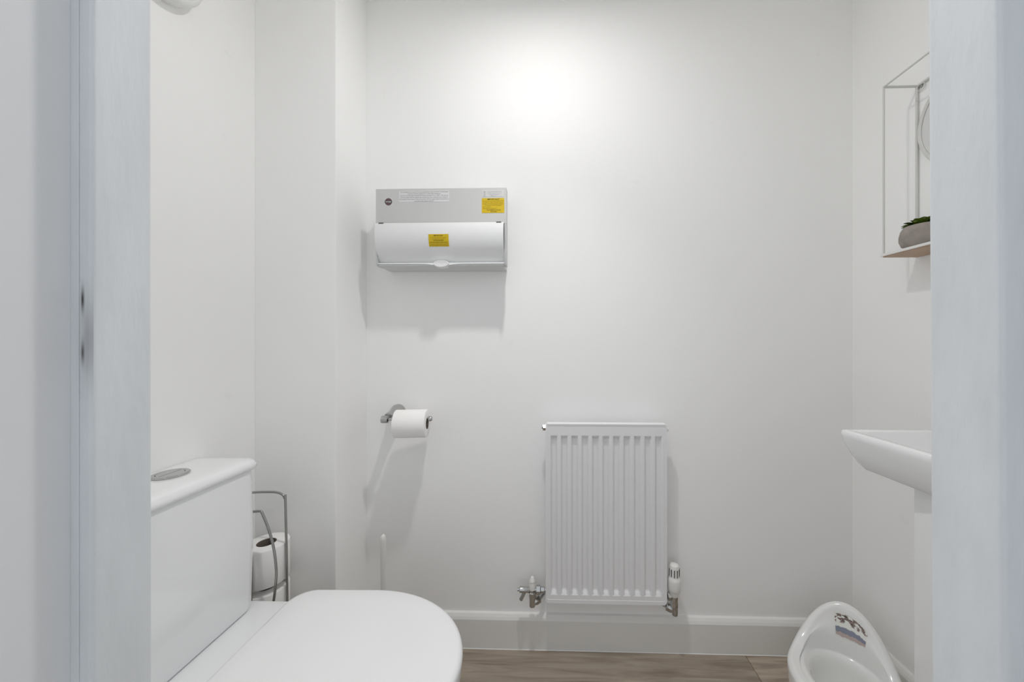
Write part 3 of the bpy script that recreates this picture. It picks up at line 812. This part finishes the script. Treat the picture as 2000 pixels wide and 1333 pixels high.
MB().lathe([(mR - .0085, 0), (mR - .0085, -.003), (.0005, -.003)], (RW - .0055, mc[0], mc[1]), 'X', 80, True, False).build('mirror', 'mirror', sh, smooth=40)

# succulent in a stone bowl on the shelf
SXp, SYp, SZp = .985, .945, GZ0 + .0068
po_ = thing('potted_succulent', (SXp, SYp, SZp), 'green succulent in a round grey stone bowl on the wire shelf', 'plant')
MB().lathe([(.026, 0), (.034, .002), (.043, .011), (.0475, .024), (.0475, .036), (.0445, .050), (.040, .058), (.0385, .060), (.036, .060), (.0355, .052)], (SXp, SYp, SZp), 'Z', 44, True, True).build('bowl', 'stone', po_, smooth=50)
MB().lathe([(.0355, .054), (.02, .057), (.001, .058)], (SXp, SYp, SZp), 'Z', 30, False, True).build('soil', 'soil', po_, smooth=60)
def leaf(o, az, el, L_, W, mat):
    # pointed fleshy leaf, lofted from diamond sections
    d = Vector((math.cos(az) * math.cos(el), math.sin(az) * math.cos(el), math.sin(el)))
    sd = Vector((-math.sin(az), math.cos(az), 0)); up = sd.cross(d) * -1
    if up.z < 0: up = -up
    rings = []
    for t_, ww_ in ((0, .45), (.25, .8), (.5, 1), (.75, .78), (.92, .35), (1, .04)):
        c_ = Vector(o) + d * (L_ * t_) + Vector((0, 0, 1)) * (.006 * math.sin(t_ * PI * .9))
        rings.append([c_ + sd * (W * ww_), c_ + up * (.0035 * ww_ + .0005) - up * .001, c_ - sd * (W * ww_), c_ - up * (.0035 * ww_ + .0005)])
    MB().loft(rings).build('leaf', mat, po_, smooth=60)
for k in range(13):
    leaf((SXp + .012 * math.cos(k * 2 * PI / 13), SYp + .012 * math.sin(k * 2 * PI / 13), SZp + .057), k * 2 * PI / 13 + .1, .22 + .10 * random.random(), .031 + .006 * random.random(), .0085, 'leaf2' if k % 3 == 0 else 'leaf')
for k in range(9):
    leaf((SXp + .006 * math.cos(k * .7), SYp + .006 * math.sin(k * .7), SZp + .060), k * 2 * PI / 9 + .5, .62 + .12 * random.random(), .026, .008, 'leaf')
for k in range(6):
    leaf((SXp, SYp, SZp + .062), k * 2 * PI / 6, 1.0, .02, .006, 'leaf2' if k % 2 else 'leaf')

# ------------------------------------------------------------------ potty
PXc, PYc = .799, .968
ub = Vector((.65, .76, 0)).normalized()    # towards the backrest
vb = Vector((ub.y, -ub.x, 0))               # to its right
pt = thing('potty', (PXc, PYc, 0), 'white plastic potty with high rounded back on the floor beside the pedestal', 'potty')
def cr(P, u):
    i = min(int(u), len(P) - 2); t_ = u - i
    g = lambda k: P[max(0, min(len(P) - 1, k))]
    out = []
    for c_ in range(2):
        a, b, c2, d_ = g(i - 1)[c_], g(i)[c_], g(i + 1)[c_], g(i + 2)[c_]
        out.append(.5 * (2 * b + (c2 - a) * t_ + (2 * a - 5 * b + 4 * c2 - d_) * t_ ** 2 + (3 * b - a - 3 * c2 + d_) * t_ ** 3))
    return out
def potty_prof(th_):
    back = max(0, math.cos(th_)) ** 2.6
    guard = math.exp(-((abs(th_) - PI) / .42) ** 2)
    h = .150 + .118 * back + .024 * guard
    rim = .127 + .025 * back
    base = .118
    seat = .134
    z9 = (h - .010) * (1 - back) + back * (seat + (h - seat) * .42)
    return [(base * .93, 0), (base, .006), (base + (rim - base) * .4, h * .35), (base + (rim - base) * .85, h * .7), (rim, h - .016), (rim - .003, h - .006), (rim - .011, h), (rim - .021, h - .002 - .004 * back), (rim - .029, h - .004 - .026 * back),
            (.104, z9), (.092, seat + .006), (.083, seat - .003), (.077, seat - .012), (.073, seat - .03), (.070, .06), (.055, .035), (.001, .032)]
def potty_pt(th_, u):
    r, z = cr(potty_prof(th_), u)
    e = 1.10 - .04 * math.cos(th_)
    k = max(0, min(1, (u - 8.6) / 2.2)); k = k * k * (3 - 2 * k)   # the hole sits towards the backrest
    return Vector((PXc, PYc, 0)) + ub * (r * e * math.cos(th_) + .022 * k) + vb * (r * math.sin(th_)) + Vector((0, 0, z))
NT, NU = 96, 64
rings = [[potty_pt(2 * PI * i / NT - PI, 16 * k / NU) for i in range(NT)] for k in range(NU + 1)]
MB().loft(rings, True, True).build('shell', 'potty', pt, smooth=80)
# printed sticker on the backrest: generic bands and blotches
ms, ts, bsd = nt('sticker_print'); M['sticker'] = ms
bsd.inputs['Roughness'].default_value = .3
uvn = ts.nodes.new('ShaderNodeUVMap'); uvn.uv_map = 'uv'
sx = ts.nodes.new('ShaderNodeSeparateXYZ'); ts.links.new(uvn.outputs[0], sx.inputs[0])
wb = ts.nodes.new('ShaderNodeTexNoise'); wb.inputs['Scale'].default_value = 7; ts.links.new(uvn.outputs[0], wb.inputs['Vector'])
ad = ts.nodes.new('ShaderNodeMath'); ad.operation = 'MULTIPLY_ADD'; ad.inputs[1].default_value = .16; ts.links.new(wb.outputs['Fac'], ad.inputs[0]); ts.links.new(sx.outputs[1], ad.inputs[2])
ramp = ts.nodes.new('ShaderNodeValToRGB'); ramp.color_ramp.interpolation = 'CONSTANT'
white = (*lin((.90, .90, .88)), 1)
els = [(0.0, white), (.10, (*lin((.74, .67, .65)), 1)), (.25, (*lin((.52, .54, .60)), 1)), (.45, white)]
ramp.color_ramp.elements[0].position = 0; ramp.color_ramp.elements[0].color = els[0][1]
ramp.color_ramp.elements[1].position = els[1][0]; ramp.color_ramp.elements[1].color = els[1][1]
for p_, c_ in els[2:]:
    e = ramp.color_ramp.elements.new(p_); e.color = c_
ts.links.new(ad.outputs[0], ramp.inputs[0])
bn = ts.nodes.new('ShaderNodeTexNoise'); bn.inputs['Scale'].default_value = 6.5; bn.inputs['Detail'].default_value = 3; ts.links.new(uvn.outputs[0], bn.inputs['Vector'])
br = ts.nodes.new('ShaderNodeValToRGB'); br.color_ramp.elements[0].position = .47; br.color_ramp.elements[1].position = .52; ts.links.new(bn.outputs['Fac'], br.inputs[0])
gt = ts.nodes.new('ShaderNodeValToRGB'); gt.color_ramp.elements[0].position = .50; gt.color_ramp.elements[1].position = .54; ts.links.new(sx.outputs[1], gt.inputs[0])
e = gt.color_ramp.elements.new(.88); e.color = (1, 1, 1, 1); e = gt.color_ramp.elements.new(.95); e.color = (0, 0, 0, 1)
mm = ts.nodes.new('ShaderNodeMath'); mm.operation = 'MULTIPLY'; ts.links.new(br.outputs[0], mm.inputs[0]); ts.links.new(gt.outputs[0], mm.inputs[1])
bc = ts.nodes.new('ShaderNodeTexNoise'); bc.inputs['Scale'].default_value = 14; ts.links.new(uvn.outputs[0], bc.inputs['Vector'])
bcr = ts.nodes.new('ShaderNodeValToRGB'); bcr.color_ramp.elements[0].color = (*lin((.28, .26, .25)), 1); bcr.color_ramp.elements[1].color = (*lin((.60, .50, .46)), 1)
bcr.color_ramp.elements[0].position = .4; bcr.color_ramp.elements[1].position = .62
ts.links.new(bc.outputs['Fac'], bcr.inputs[0])
mxs = ts.nodes.new('ShaderNodeMix'); mxs.data_type = 'RGBA'
ts.links.new(mm.outputs[0], mxs.inputs[0]); ts.links.new(ramp.outputs[0], mxs.inputs[6]); ts.links.new(bcr.outputs[0], mxs.inputs[7])
ts.links.new(mxs.outputs[2], bsd.inputs['Base Color'])
mb = MB(); uv = []; na, nb = 16, 12
vv = []
for k in range(nb + 1):
    for i in range(na + 1):
        th_ = math.radians(-12 + 36 * i / na) ; u = 7.75 + 1.35 * k / nb
        p = potty_pt(th_, u); du = potty_pt(th_, u + .05) - p; dt = potty_pt(th_ + .02, u) - p
        nrm = du.cross(dt).normalized()
        if nrm.z < 0: nrm = -nrm
        vv.append(p + nrm * .0008); uv.append((i / na, 1 - k / nb))
mb.add(vv, [(k * (na + 1) + i, k * (na + 1) + i + 1, (k + 1) * (na + 1) + i + 1, (k + 1) * (na + 1) + i) for k in range(nb) for i in range(na)])
stk = mb.build('sticker', 'sticker', pt, smooth=60, uv=uv)
stk['label'] = 'printed picture sticker on the backrest'

# tidy the bookkeeping property
for o in bpy.data.objects:
    if '_abs' in o: del o['_abs']
